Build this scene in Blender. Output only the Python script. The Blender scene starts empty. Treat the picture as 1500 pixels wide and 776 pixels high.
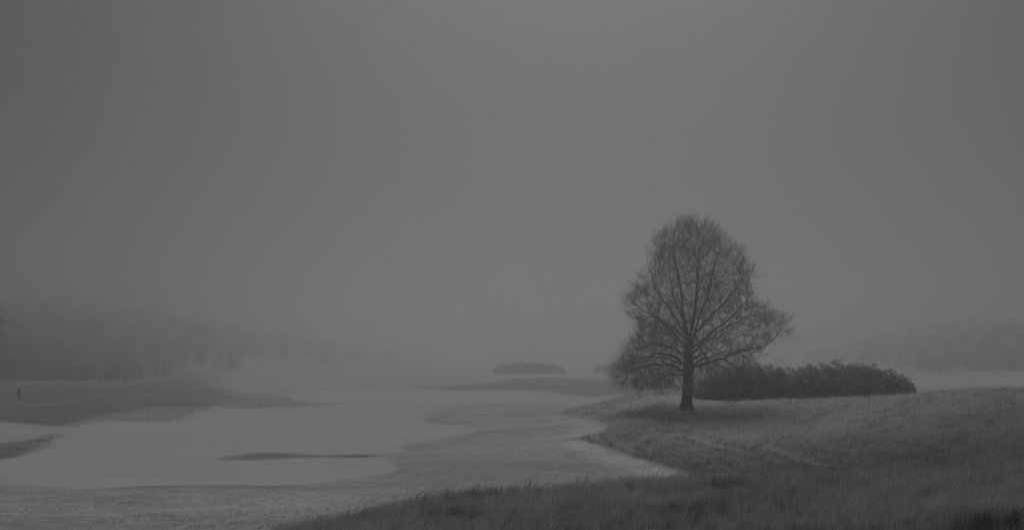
import bpy, bmesh, math, random
import numpy as np
from mathutils import Vector, Matrix
from mathutils.geometry import delaunay_2d_cdt

rng = np.random.default_rng(7)
random.seed(7)
SC = bpy.context.scene
COL = SC.collection
F = 1458.0            # focal length of the photograph in photograph pixels
CX, HY = 750.0, 541.0 # principal column, horizon row

# ------------------------------------------------------------------ helpers
def link(o, parent=None):
    COL.objects.link(o)
    if parent is not None:
        o.parent = parent
    return o

def mesh_np(name, verts, tris, mat, parent=None, tint=None, smooth=False, normals=None, attr='tint'):
    """one mesh object from numpy vertices and triangles (tris may be (n,3) or (n,4))"""
    verts = np.asarray(verts, dtype=np.float32); tris = np.asarray(tris, dtype=np.int32)
    k = tris.shape[1]
    me = bpy.data.meshes.new(name)
    me.vertices.add(len(verts)); me.vertices.foreach_set('co', verts.ravel())
    me.loops.add(tris.size); me.loops.foreach_set('vertex_index', tris.ravel())
    me.polygons.add(len(tris)); me.polygons.foreach_set('loop_start', np.arange(0, tris.size, k, dtype=np.int32))
    me.polygons.foreach_set('use_smooth', np.full(len(tris), smooth, dtype=bool))
    if tint is not None:
        a = me.attributes.new(attr, 'FLOAT', 'POINT'); a.data.foreach_set('value', np.asarray(tint, dtype=np.float32))
    me.update(calc_edges=True)
    if normals is not None:
        me.normals_split_custom_set_from_vertices([tuple(n) for n in normals])
    me.materials.append(mat)
    return link(bpy.data.objects.new(name, me), parent)

def empty(name, loc):
    o = bpy.data.objects.new(name, None); o.location = loc; o.empty_display_size = 0.3
    return link(o)

def tag(o, label, cat, group=None):
    o['label'] = label; o['category'] = cat
    if group: o['group'] = group
    return o

def kind(o, k, label=None, cat=None):
    o['kind'] = k
    if label: o['label'] = label
    if cat: o['category'] = cat
    return o

# ------------------------------------------------------------------ materials
def grey(v): return (v, v, v, 1.0)

def base_mat(name, rough=0.9, spec=0.15):
    m = bpy.data.materials.new(name); m.use_nodes = True
    nt = m.node_tree; b = nt.nodes['Principled BSDF']
    b.inputs['Roughness'].default_value = rough
    b.inputs['Specular IOR Level'].default_value = spec
    return m, nt, b

def node(nt, t, **kw):
    n = nt.nodes.new(t)
    for k, v in kw.items(): setattr(n, k, v)
    return n

def ground_mat(name, var, patch_lo, patch_hi, fine=9.0, patch=0.06, stretch=3.0, bump=0.3, fine_mix=0.5):
    """grass cover seen from afar: fine tufts over broad growth patches, thinning into its neighbour at the edges ('alb' is how pale the growth is)"""
    m, nt, b = base_mat(name, 0.95, 0.05)
    tc = node(nt, 'ShaderNodeTexCoord')
    mp = node(nt, 'ShaderNodeMapping'); mp.inputs['Scale'].default_value = (1.0/stretch, 1.0, 1.0)
    nt.links.new(tc.outputs['Object'], mp.inputs['Vector'])
    n1 = node(nt, 'ShaderNodeTexNoise'); n1.inputs['Scale'].default_value = fine; n1.inputs['Detail'].default_value = 6; n1.inputs['Roughness'].default_value = 0.72
    n2 = node(nt, 'ShaderNodeTexNoise'); n2.inputs['Scale'].default_value = patch; n2.inputs['Detail'].default_value = 5; n2.inputs['Roughness'].default_value = 0.6
    n3 = node(nt, 'ShaderNodeTexNoise'); n3.inputs['Scale'].default_value = patch*9; n3.inputs['Detail'].default_value = 4; n3.inputs['Roughness'].default_value = 0.65
    for n in (n1, n2, n3): nt.links.new(mp.outputs[0], n.inputs['Vector'])
    r1 = node(nt, 'ShaderNodeMapRange'); r1.inputs[1].default_value = .3; r1.inputs[2].default_value = .7; r1.inputs[3].default_value = 1-var; r1.inputs[4].default_value = 1+var
    nt.links.new(n1.outputs[0], r1.inputs[0])
    mx = node(nt, 'ShaderNodeMath', operation='ADD'); nt.links.new(n2.outputs[0], mx.inputs[0])
    h3 = node(nt, 'ShaderNodeMath', operation='MULTIPLY_ADD'); h3.inputs[1].default_value = fine_mix; h3.inputs[2].default_value = -0.5*fine_mix
    nt.links.new(n3.outputs[0], h3.inputs[0]); nt.links.new(h3.outputs[0], mx.inputs[1])
    r2 = node(nt, 'ShaderNodeMapRange'); r2.inputs[1].default_value = .32; r2.inputs[2].default_value = .68; r2.inputs[3].default_value = patch_lo; r2.inputs[4].default_value = patch_hi
    nt.links.new(mx.outputs[0], r2.inputs[0])
    mul = node(nt, 'ShaderNodeMath', operation='MULTIPLY')
    nt.links.new(r1.outputs[0], mul.inputs[0]); nt.links.new(r2.outputs[0], mul.inputs[1])
    al = node(nt, 'ShaderNodeAttribute'); al.attribute_name = 'alb'
    mu2 = node(nt, 'ShaderNodeMath', operation='MULTIPLY'); nt.links.new(mul.outputs[0], mu2.inputs[0]); nt.links.new(al.outputs['Fac'], mu2.inputs[1])
    cb = node(nt, 'ShaderNodeCombineColor')
    for i in range(3): nt.links.new(mu2.outputs[0], cb.inputs[i])
    nt.links.new(cb.outputs[0], b.inputs['Base Color'])
    bp = node(nt, 'ShaderNodeBump'); bp.inputs['Strength'].default_value = bump; bp.inputs['Distance'].default_value = 0.12
    nt.links.new(n1.outputs[0], bp.inputs['Height']); nt.links.new(bp.outputs[0], b.inputs['Normal'])
    return m

def tint_mat(name, lo, hi, rough=0.8, spec=0.2, trans=0.0):
    """leaf / blade / twig colour running from lo to hi with the growth's own tint"""
    m, nt, b = base_mat(name, rough, spec)
    at = node(nt, 'ShaderNodeAttribute'); at.attribute_name = 'tint'
    r = node(nt, 'ShaderNodeMapRange'); r.inputs[3].default_value = lo; r.inputs[4].default_value = hi
    nt.links.new(at.outputs['Fac'], r.inputs[0])
    cb = node(nt, 'ShaderNodeCombineColor')
    for i in range(3): nt.links.new(r.outputs[0], cb.inputs[i])
    nt.links.new(cb.outputs[0], b.inputs['Base Color'])
    if trans > 0:
        tr = node(nt, 'ShaderNodeBsdfTranslucent'); nt.links.new(cb.outputs[0], tr.inputs[0])
        mx = node(nt, 'ShaderNodeMixShader'); mx.inputs[0].default_value = trans
        nt.links.new(b.outputs[0], mx.inputs[1]); nt.links.new(tr.outputs[0], mx.inputs[2])
        nt.links.new(mx.outputs[0], nt.nodes['Material Output'].inputs['Surface'])
    return m

def bark_mat(name, lo, hi):
    m, nt, b = base_mat(name, 0.9, 0.1)
    tc = node(nt, 'ShaderNodeTexCoord')
    mp = node(nt, 'ShaderNodeMapping'); mp.inputs['Scale'].default_value = (1, 1, 0.3)
    n = node(nt, 'ShaderNodeTexNoise'); n.inputs['Scale'].default_value = 5; n.inputs['Detail'].default_value = 8; n.inputs['Roughness'].default_value = .7
    nt.links.new(tc.outputs['Object'], mp.inputs[0]); nt.links.new(mp.outputs[0], n.inputs['Vector'])
    r = node(nt, 'ShaderNodeMapRange'); r.inputs[1].default_value = .3; r.inputs[2].default_value = .7; r.inputs[3].default_value = lo; r.inputs[4].default_value = hi
    nt.links.new(n.outputs[0], r.inputs[0])
    cb = node(nt, 'ShaderNodeCombineColor')
    for i in range(3): nt.links.new(r.outputs[0], cb.inputs[i])
    nt.links.new(cb.outputs[0], b.inputs['Base Color'])
    bp = node(nt, 'ShaderNodeBump'); bp.inputs['Strength'].default_value = .6; bp.inputs['Distance'].default_value = .06
    nt.links.new(n.outputs[0], bp.inputs['Height']); nt.links.new(bp.outputs[0], b.inputs['Normal'])
    return m

def plain_mat(name, v, rough=0.85):
    m, nt, b = base_mat(name, rough, 0.1)
    n = node(nt, 'ShaderNodeTexNoise'); n.inputs['Scale'].default_value = 14; n.inputs['Detail'].default_value = 4
    r = node(nt, 'ShaderNodeMapRange'); r.inputs[3].default_value = v*0.7; r.inputs[4].default_value = v*1.3
    nt.links.new(n.outputs[0], r.inputs[0])
    cb = node(nt, 'ShaderNodeCombineColor')
    for i in range(3): nt.links.new(r.outputs[0], cb.inputs[i])
    nt.links.new(cb.outputs[0], b.inputs['Base Color'])
    return m

M = {
    'ground':  ground_mat('semi_rough_grass', .2, .78, 1.16, fine=3.5, patch=.10, stretch=1.25, bump=.6, fine_mix=.9),
    'fairway': ground_mat('mown_frosted_grass', .04, .92, 1.05, fine=2.5, patch=.02, stretch=1.6, bump=.1, fine_mix=.5),
    'field':   ground_mat('pale_field_grass', .06, .9, 1.1, fine=2, patch=.03, stretch=2, bump=.1),
    'meadow':  ground_mat('long_grass_floor', .3, .7, 1.25, fine=6, patch=.08, stretch=1.5, bump=.5),
    'heath':   ground_mat('dark_unmown_grass', .18, .68, 1.28, fine=1.6, patch=.05, stretch=1.6, bump=.4, fine_mix=.8),
    'fringe':  ground_mat('fringe_grass', .1, .88, 1.1, fine=3, patch=.05, stretch=2.0, bump=.2),
    'path':    ground_mat('trodden_path', .12, .85, 1.15, fine=3, patch=.1, stretch=2.0, bump=.1),
    'bark':    bark_mat('beech_bark', .09, .2),
    'twig':    tint_mat('bare_twigs', .12, .42, .9, .1),
    'blade':   tint_mat('long_grass_blades', .10, .85, .8, .1, .5),
    'blade2':  tint_mat('short_grass_blades', .35, .75, .8, .1, .4),
    'leaf':    tint_mat('evergreen_leaves', .06, .75, .42, .5, .15),
    'leaf2':   tint_mat('scrub_leaves', .13, .65, .7, .2, .15),
    'wood':    tint_mat('far_wood_foliage', .01, .025, .9, .05),
    'coat':    plain_mat('dark_coat_cloth', .02),
    'trouser': plain_mat('dark_trouser_cloth', .025),
    'skin':    plain_mat('skin', .3, .6),
    'hair':    plain_mat('dark_hair', .02),
}

# ------------------------------------------------------------------ terrain
# (column of the photograph, distance, height) survey of the ground, camera eye = 0
CTRL = []
def c(px, *dz):
    for d, z in dz: CTRL.append((px, d, z))
for px, z in ((-300,-2.3),(200,-2.2),(750,-2.0),(1300,-1.9),(1800,-1.8)): c(px,(4,z))
c(-300,(18,-4.0),(30,-4.9),(60,-5.0),(85,-4.8),(150,-3.6),(280,-2.2),(500,8),(800,38),(1500,40),(2600,40))
c(0,(18,-3.6),(27,-4.5),(36,-5.15),(47,-5.5),(58,-5.55))
c(100,(66,-5.5),(85,-5.35),(120,-4.85),(150,-4.55),(220,-3.62),(280,-3.4),(500,6),(800,36),(1500,40),(2600,40))
c(300,(300,-3.4),(500,3),(800,20),(1500,28),(2600,28))
c(400,(18,-3.25),(27,-4.35),(36,-5.0),(46,-5.45),(60,-5.55),(90,-5.5),(150,-5.4),(220,-4.9),(300,-3.6),(380,-2.7))
c(550,(500,-0.5),(800,5),(1500,11),(2600,11))
c(650,(18,-2.85),(26,-3.46),(33,-4.7),(42,-5.3))
c(700,(60,-5.5),(90,-5.4),(130,-5.4),(200,-5.1),(280,-3.6),(365,-1.95),(500,-1.5),(800,0),(1500,2),(2600,2))
c(850,(70,-5.0),(88,-4.8),(105,-4.5),(115,-4.3),(150,-5),(200,-4.9),(260,-3.6),(365,-1.9))
c(900,(18,-2.7),(28,-3.35),(36,-4.6),(48,-5.45),(60,-5.4),(500,-1.0),(800,0),(1500,2),(2600,2))
c(930,(88,-4.1),(100,-3.3),(108,-2.85),(150,-4.6),(200,-4.6),(260,-3.5),(365,-1.7))
c(1015,(18,-2.65),(29,-3.3),(40,-4.9),(50,-5.4),(60,-5.2),(75,-4.55),(93,-3.76),(105,-2.95),(112,-2.75),(150,-4),(250,-3.6),(380,-1.4))
c(1100,(105,-2.95),(115,-2.8),(150,-4),(800,2),(1500,6),(2600,6))
c(1200,(18,-2.6),(29,-3.2),(38,-4.35),(48,-4.9),(60,-4.3),(75,-3.75),(92,-3.0),(105,-2.75),(150,-4.2),(250,-3.2),(500,0))
c(1250,(800,8),(1500,18),(2600,18))
c(1400,(18,-2.5),(28,-3.05),(38,-3.9),(50,-3.7),(65,-3.0),(82,-1.95),(95,-2.1),(130,-4),(200,-3.2),(300,-2.2),(380,-1.3),(500,2),(800,20),(1500,30),(2600,30))
c(1600,(18,-2.4),(28,-2.9),(40,-3.3),(60,-2.6),(80,-1.6),(95,-1.8),(130,-4),(200,-3.2),(380,-1.2))
c(1850,(18,-2.3),(40,-2.8),(80,-1.3),(130,-3.4),(500,5),(800,28),(1500,40),(2600,40))
CT = np.array(CTRL, float)
KU = 3.2
def uv(px, d): return np.stack([(px-CX)/F*KU, np.log(d)], -1)
PT = uv(CT[:,0], CT[:,1])
def tpsk(r2): return 0.5*r2*np.log(np.maximum(r2, 1e-12))
n_ = len(PT)
K_ = tpsk(((PT[:,None]-PT[None])**2).sum(-1)) + np.eye(n_)*0.004
A_ = np.zeros((n_+3, n_+3)); A_[:n_,:n_] = K_; A_[:n_,n_] = 1; A_[:n_,n_+1:] = PT; A_[n_:,:n_] = A_[:n_,n_:].T
W_ = np.linalg.solve(A_, np.concatenate([CT[:,2], np.zeros(3)]))

def wavy(x, y, s, seed):
    r = np.random.default_rng(seed); v = 0
    for k in range(5):
        a = r.uniform(0, 6.283); f = (2*math.pi/s)*r.uniform(.6, 1.7)
        v = v + np.sin((x*math.cos(a)+y*math.sin(a))*f + r.uniform(0, 6.28) + 0.8*np.sin((y*math.cos(a)-x*math.sin(a))*f*.7))
    return v/5

def height(x, y):
    x = np.asarray(x, float); y = np.asarray(y, float)
    r = np.hypot(x, y) + 1e-6; th = np.arctan2(x, y)
    tc = np.clip(th, -.66, .66)
    u = np.tan(tc)*KU; d = np.clip(r*np.cos(tc), 3, 2600)
    v = np.log(d); out = np.empty(x.size); uf, vf = u.ravel(), v.ravel()
    for i in range(0, x.size, 20000):
        q = np.stack([uf[i:i+20000], vf[i:i+20000]], -1)
        out[i:i+20000] = tpsk(((q[:,None]-PT[None])**2).sum(-1)) @ W_[:n_] + W_[n_] + q @ W_[n_+1:]
    out = out.reshape(x.shape)
    w = np.clip((1.6-np.abs(th))/.9, 0, 1); w = w*w*(3-2*w)
    out = out*w + (1-w)*(-2.0)
    amp = 0.05*np.clip((r-10)/25, 0, 1)
    return out + amp*wavy(x, y, 9, 3) + amp*2*np.clip((r-90)/150, 0, 1)*wavy(x, y, 45, 4)

DM = np.exp(np.linspace(math.log(12), math.log(900), 1800))
def at(px, py):
    """the ground point seen at a place of the photograph"""
    X = (px-CX)/F*DM; Z = -(py-HY)/F*DM
    below = Z < height(X, DM)
    i = int(np.argmax(below)) if below.any() else len(DM)-1
    return (X[i], DM[i])
def wd(px, d): return ((px-CX)/F*d, d)

def chaikin(p, it=2):
    p = np.array(p, float)
    for _ in range(it):
        q = np.roll(p, -1, 0)
        p = np.stack([.75*p+.25*q, .25*p+.75*q], 1).reshape(-1, 2)
    return p

def poly(pts, it=2):
    out = []
    for p in pts:
        out.append(wd(p[1], p[2]) if p[0] == 'd' else at(*p))
    p = chaikin(out, it+1)
    d = np.hypot(p[:,0], p[:,1]); t = np.roll(p, -1, 0)-np.roll(p, 1, 0); nn = np.column_stack([-t[:,1], t[:,0]])/(np.linalg.norm(t, axis=1)[:,None]+1e-9)
    a = np.clip((d-30)/60, 0, 1)*.35
    return p + nn*(a*(rng.normal(0, .5, len(p))+wavy(p[:,0], p[:,1], 4, 91)))[:,None]

REG = []   # (name, polygon) first wins
REG.append(('meadow', poly([('d',838,116),('d',872,114),('d',928,117),('d',1003,121),('d',1150,128),('d',1340,116),('d',1500,108),('d',1700,104),('d',2300,95),
    ('d',3000,30),('d',2000,5),('d',750,3),('d',380,8),('d',385,18),('d',400,24.5),('d',440,26),('d',480,26.5),('d',592,27.5),('d',704,28),('d',853,30),('d',909,31),('d',1014,33),('d',1032,41),('d',1024,48.5),
    (1010,694),(984,685),(928,668),(872,651),(838,642.6),(883,634),(894,625),(883,619.5),(846,612),(816,606)])))
REG.append(('heath_far', poly([(588,567),(650,564),(723,563),(741,556),(801,551.5),(838,554),(887,556),(930,561),(960,575),(909,577),(872,581),(827,578),(801,571),(700,571.5)])))
REG.append(('heath_left', poly([('d',-260,560),('d',0,560),('d',200,520),('d',300,420),('d',330,300),(299,563.5),(330,569),(355,579),(340,588),(310,595),(280,597),(240,594),(200,597.5),(179,604),(140,614),(100,622),(75,624),(37,620),(0,617),(-90,613)])))
REG.append(('fringe_a', poly([(345,580),(390,574),(416,580),(446,591),(500,590),(500,592),(446,594),(432,597),(334,598.5),(312,597),(340,590)])))
REG.append(('fringe_b', poly([(146,614),(179,604),(200,597.5),(240,594),(280,597),(312,597),(299,601),(276,608),(261,619),(209,617),(164,617),(130,620)])))
REG.append(('green', poly([(-60,616),(0,617),(37,620),(75,624),(86,630),(62,641),(0,650),(-60,653)])))
REG.append(('bank', poly([(310,674),(335,668.5),(365,664),(392,662),(420,663.5),(440,666),(485,666.5),(540,664.5),(560,667),(540,670),(480,669),(420,671),(360,674)])))
REG.append(('heath_low', poly([(-90,652),(0,650),(62,641),(86,631),(80,640),(71,648),(56,659),(30,668),(0,672.5),(-90,676)])))
REG.append(('fairway', poly([(-90,672),(0,672.5),(30,668),(56,659),(71,647),(86,632),(123,621),(164,616.5),(209,616.5),(261,619),(276,608),(299,601),(336,598),(429,598),(459,591.5),(440,582),(429,573),(480,571.7),(560,571.7),(584,571.7),(655,571.7),(720,572),(801,573),(831,580),(880,582),(900,580),('d',890,124),('d',870,122),(835,590),(797,589),
    (704,591.5),(655,595),(629,604.5),(618,617.6),(648,621),(689,625),(704,630),(678,638),(629,647.5),(588,651),(596,659),(592,662),(547,664),(555,669),(577,677),(586,685),(573,692),(517,701.6),(480,706),(448,710),(392,711.7),(317,710),(224,711),(164,713.5),(131,716),(75,714),(0,709),(-90,705)])))
REG.append(('field_mid', poly([(690,556),(720,550),(735,549.5),(775,550.5),(820,547.5),(890,546),(900,551),(838,553),(801,550.5),(741,555),(720,561)])))
REG.append(('field_right', poly([(1260,557),(1340,556),(1420,553),(1560,554),('d',1560,210),('d',1400,190),('d',1250,200)])))
REG.append(('path', poly([(28,597),(45,593),(62,590.5),(90,588.5),(112,587),(112,589),(90,591.5),(62,595),(45,597),(30,598.5)], 1)))
REG.append(('path_b', poly([(-20,601),(0,596),(27,588),(42,580.5),(44,582),(30,591),(0,600),(-20,605)], 1)))
REG.append(('rim_c', poly([(618,617.6),(629,604.5),(655,595),(704,591.5),(770,589.5),(705,597),(662,604),(645,613),(652,620)])))
REG.append(('rim_d', poly([(588,651),(629,647.5),(678,638),(704,630),(735,629),(700,642),(655,654),(605,661),(592,662)])))
REG.append(('rim_e', poly([(131,716),(224,711),(317,710),(392,711.7),(448,711),(440,714),(392,715.5),(317,713),(224,714)])))
REG.append(('lip_a', poly([(842,645),(872,653),(928,670),(984,687),(1012,696),(1019,703),(1004,707),(962,702),(905,686),(858,667),(822,650)])))
REG.append(('lip_b', poly([(846,613),(883,620.5),(893,625),(883,633),(843,641),(826,634),(846,626),(852,621)])))
order = ['path','path_b','meadow','heath_far','heath_left','bank','green','fringe_a','fringe_b','heath_low','rim_c','rim_d','rim_e','lip_a','lip_b','fairway','field_mid','field_right']
RD = dict(REG)

def inpoly(p, P):
    x, y = p[:,0], p[:,1]; ins = np.zeros(len(p), bool)
    lo, hi = P.min(0), P.max(0)
    idx = np.where((x>=lo[0])&(x<=hi[0])&(y>=lo[1])&(y<=hi[1]))[0]
    xs, ys = x[idx], y[idx]; s = np.zeros(len(idx), bool)
    for i in range(len(P)):
        x1,y1 = P[i]; x2,y2 = P[(i+1)%len(P)]
        if y1 == y2: continue
        cnd = (y1>ys)!=(y2>ys)
        s ^= cnd & (xs < (x2-x1)*(ys-y1)/(y2-y1)+x1)
    ins[idx] = s
    return ins

def region(p):
    out = np.full(len(p), -1)
    for k, nme in enumerate(order):
        m = (out < 0) & inpoly(p, RD[nme]); out[m] = k
    return out

# one triangulation for the whole ground, split into its covers
vs, es = [], []
ths = np.concatenate([np.linspace(-math.pi, -.72, 26)[:-1], np.linspace(-.72, .72, 145), np.linspace(.72, math.pi, 26)[1:-1]])
rs = np.exp(np.linspace(math.log(3), math.log(2600), 250))
T, R = np.meshgrid(ths, rs)
jit = rng.uniform(-.3, .3, T.shape)*0.01
gx = (R*np.sin(T+jit)).ravel(); gy = (R*np.cos(T+jit)).ravel()
pts = [Vector((0.,0.))] + [Vector((a,b)) for a,b in zip(gx, gy)]
for nme in order:
    P = RD[nme]; s = len(pts)
    pts += [Vector((float(a), float(b))) for a,b in P]
    es += [(s+i, s+(i+1)%len(P)) for i in range(len(P))]
    q = P[::2]; tq = np.roll(q, -1, 0)-np.roll(q, 1, 0); nq = np.column_stack([-tq[:,1], tq[:,0]])/(np.linalg.norm(tq, axis=1)[:,None]+1e-9)
    if nme != 'path' and nme != 'path_b':
        for f_ in (-.03, -.012, .012, .03):
            q2 = q+nq*(f_*np.hypot(q[:,0], q[:,1]))[:,None]
            pts += [Vector((float(a), float(b))) for a,b in q2 if 8 < math.hypot(a, b) < 430]
ov, oe, of, *_ = delaunay_2d_cdt(pts, es, [], 0, 1e-5)
V2 = np.array([tuple(v) for v in ov]); TR = np.array([f for f in of if len(f) == 3])
Zg = height(V2[:,0], V2[:,1]); V3 = np.column_stack([V2, Zg])
e = 0.4
gxn = (height(V2[:,0]+e, V2[:,1])-height(V2[:,0]-e, V2[:,1]))/(2*e); gyn = (height(V2[:,0], V2[:,1]+e)-height(V2[:,0], V2[:,1]-e))/(2*e)
NR = np.column_stack([-gxn, -gyn, np.ones_like(gxn)]); NR /= np.linalg.norm(NR, axis=1)[:,None]
a_, b_, c_ = V2[TR[:,0]], V2[TR[:,1]], V2[TR[:,2]]
flip = ((b_-a_)[:,0]*(c_-a_)[:,1]-(b_-a_)[:,1]*(c_-a_)[:,0]) < 0
TR[flip] = TR[flip][:, ::-1]
cid = region((a_+b_+c_)/3)
def frost_falloff(x, y):
    """frosted knoll pale; light falloff near and to the right painted into the colour"""
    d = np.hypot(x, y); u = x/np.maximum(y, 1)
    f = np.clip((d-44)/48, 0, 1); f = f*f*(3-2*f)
    s = np.clip((u-.18)/.42, 0, 1)  # rightward darkening is light falloff painted into the grass
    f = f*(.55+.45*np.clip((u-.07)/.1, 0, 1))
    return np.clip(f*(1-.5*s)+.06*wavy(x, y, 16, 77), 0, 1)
def darkp(x, y):
    """strips of darker tussocks that run down the slope"""
    return np.clip(wavy(x*.8+y*.5, y*1.1-x*.35, 3.4, 25)-.08, 0, 1)*1.25
ALB = {'path': .30, 'path_b': .30, 'meadow': .40, 'heath_far': .30, 'heath_left': .25, 'bank': .32, 'green': .56, 'rim_c': .45, 'rim_d': .44, 'rim_e': .36, 'lip_a': .69, 'lip_b': .66, 'fringe_a': .44, 'fringe_b': .44, 'heath_low': .29, 'fairway': .62, 'field_mid': .62, 'field_right': .62}
AL = np.array([ALB[q] for q in order]+[.55])   # last: open ground
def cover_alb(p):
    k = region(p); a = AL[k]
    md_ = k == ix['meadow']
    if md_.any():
        q = p[md_]; a = a.copy(); a[md_] = .20+.40*frost_falloff(q[:,0], q[:,1])*(1-.6*darkp(q[:,0], q[:,1]))
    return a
ix = {n: i for i, n in enumerate(order)}
rV = np.hypot(V2[:,0], V2[:,1]); tV = np.arctan2(V2[:,0], V2[:,1])
VA = np.full(len(V2), .4); sel = np.where((np.abs(tV) < .68) & (rV < 560))[0]
acc = np.zeros(len(sel)); wsum = 0
ps = V2[sel]; rr_ = rV[sel]; er = ps/np.maximum(rr_, 1e-6)[:,None]; et = np.column_stack([er[:,1], -er[:,0]])
soft = np.where((tV[sel] > .02) & (rr_ < 125), .3, np.clip(.32+(rr_-75)/130, .32, .9))*np.clip((rr_-14)/40, 0, 1)
for a1, b1 in [(0,0)]+[(math.cos(k*math.pi/4), math.sin(k*math.pi/4)) for k in range(8)]+[(.5*math.cos(k*math.pi/2+.4), .5*math.sin(k*math.pi/2+.4)) for k in range(4)]:
    acc += cover_alb(ps + et*(a1*.014*rr_*soft)[:,None] + er*(b1*.035*rr_*soft)[:,None]); wsum += 1
VA[sel] = acc/wsum
def cover(ids, name, mat, label, cat):
    t = TR[np.isin(cid, ids)]
    used, inv = np.unique(t, return_inverse=True)
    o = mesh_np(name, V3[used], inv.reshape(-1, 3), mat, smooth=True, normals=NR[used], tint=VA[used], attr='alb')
    return kind(o, 'structure', label, cat)
cover([-1, ix['lip_a'], ix['lip_b']], 'ground', M['ground'], 'pale textured semi-rough grass round the mown hollows', 'ground')
cover([ix['fairway']], 'fairway', M['fairway'], 'wide smooth pale mown grass filling the basin on the left', 'fairway')
cover([ix['green']], 'fairway', M['field'], 'small pale mown patch at the left edge below the walker', 'fairway')
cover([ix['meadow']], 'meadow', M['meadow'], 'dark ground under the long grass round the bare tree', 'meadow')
cover([ix['heath_left']], 'meadow', M['heath'], 'dark unmown slope the walker crosses below the wood', 'meadow')
cover([ix['heath_far']], 'meadow', M['heath'], 'dark unmown strip in front of the far low bush', 'meadow')
cover([ix['heath_low']], 'meadow', M['heath'], 'dark grass bank under the small pale mown patch', 'meadow')
cover([ix['bank']], 'bank', M['heath'], 'thin dark lens of rough grass lying in the smooth fairway', 'bank')
cover([ix[q] for q in ('fringe_a', 'fringe_b', 'rim_c', 'rim_d', 'rim_e')], 'lawn', M['fringe'], 'half-dark fringe of grass between fairway and dark slope', 'lawn')
cover([ix['field_mid']], 'field', M['field'], 'thin pale field under the far low bushes', 'field')
cover([ix['field_right']], 'field', M['field'], 'pale misty field beyond the grassy ridge on the right', 'field')
cover([ix['path'], ix['path_b']], 'path', M['path'], 'faint pale trodden path at the walker\'s feet', 'path')

def hz(x, y): return float(height(np.array([x]), np.array([y]))[0])

# ------------------------------------------------------------------ grass
def seg_dist(p, line):
    out = np.full(len(p), 1e9)
    for a, b in zip(line[:-1], line[1:]):
        a = np.array(a); b = np.array(b); ab = b-a
        t = np.clip(((p-a)@ab)/(ab@ab+1e-9), 0, 1)
        out = np.minimum(out, np.linalg.norm(p-(a+t[:,None]*ab), axis=1))
    return out
PALE = [[at(*q) for q in l] for l in ([(964,636),(941,644),(919,654)], [(872,641),(885,654),(912,666)], [(896,641),(911,653),(930,663)], [(973,644),(990,637)], [(944,656),(952,658)],
        [(1005,610),(1024,618),(1047,624),(1070,633)], [(930,630),(960,628)], [(1041,697),(1056,700)], [(1078,702),(1095,705)], [(1010,640),(1040,652),(1085,662)], [(1120,655),(1160,672),(1220,684)], [(1060,640),(1100,645)])]
DARK = [[at(*q) for q in l] for l in ([(870,646),(930,666),(1000,690)], [(885,642),(960,668),(1040,690)], [(935,642),(1000,664),(1080,684)], [(965,632),(1060,662),(1150,684)], [(1000,630),(1080,655),(1170,676)],
        [(905,638),(955,655),(1010,674)], [(1060,650),(1140,668),(1230,690)], [(1180,660),(1280,668),(1380,676)], [(1250,645),(1350,655)], [(860,606),(890,612),(930,612)])]
def blades(name, P, hgt, wid, ang, lean, tint, mat):
    n = len(P); face = rng.uniform(0, math.pi, n)
    sx, sy = np.cos(face)*wid*.5, np.sin(face)*wid*.5
    dx, dy = np.cos(ang)*lean*hgt, np.sin(ang)*lean*hgt
    z0 = P[:,2]
    v = np.empty((n, 5, 3))
    v[:,0] = np.column_stack([P[:,0]-sx, P[:,1]-sy, z0-.03]); v[:,1] = np.column_stack([P[:,0]+sx, P[:,1]+sy, z0-.03])
    mh = .6
    v[:,2] = np.column_stack([P[:,0]+sx*.75+dx*.35, P[:,1]+sy*.75+dy*.35, z0+hgt*mh]); v[:,3] = np.column_stack([P[:,0]-sx*.75+dx*.35, P[:,1]-sy*.75+dy*.35, z0+hgt*mh])
    zt = hgt*np.sqrt(np.clip(1-.45*lean**2, .2, 1))
    v[:,4] = np.column_stack([P[:,0]+dx, P[:,1]+dy, z0+zt])
    b = np.arange(n)[:,None]*5
    t = np.concatenate([b+[0,1,2], b+[0,2,3], b+[3,2,4]])
    o = mesh_np(name, v.reshape(-1, 3), t, mat, tint=np.repeat(tint, 5))
    return o

def scatter(n, r0, r1, half, p=1.0):
    """points spread over a sector in front of the camera, thinner with distance"""
    r = np.exp(rng.uniform(math.log(r0), math.log(r1), n)) if p == 1 else (rng.uniform(r0**p, r1**p, n))**(1/p)
    th = rng.uniform(-half, half, n)
    return np.column_stack([r*np.sin(th), r*np.cos(th)])

def tuft(p, s, seed):
    return wavy(p[:,0], p[:,1], s, seed)

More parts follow.
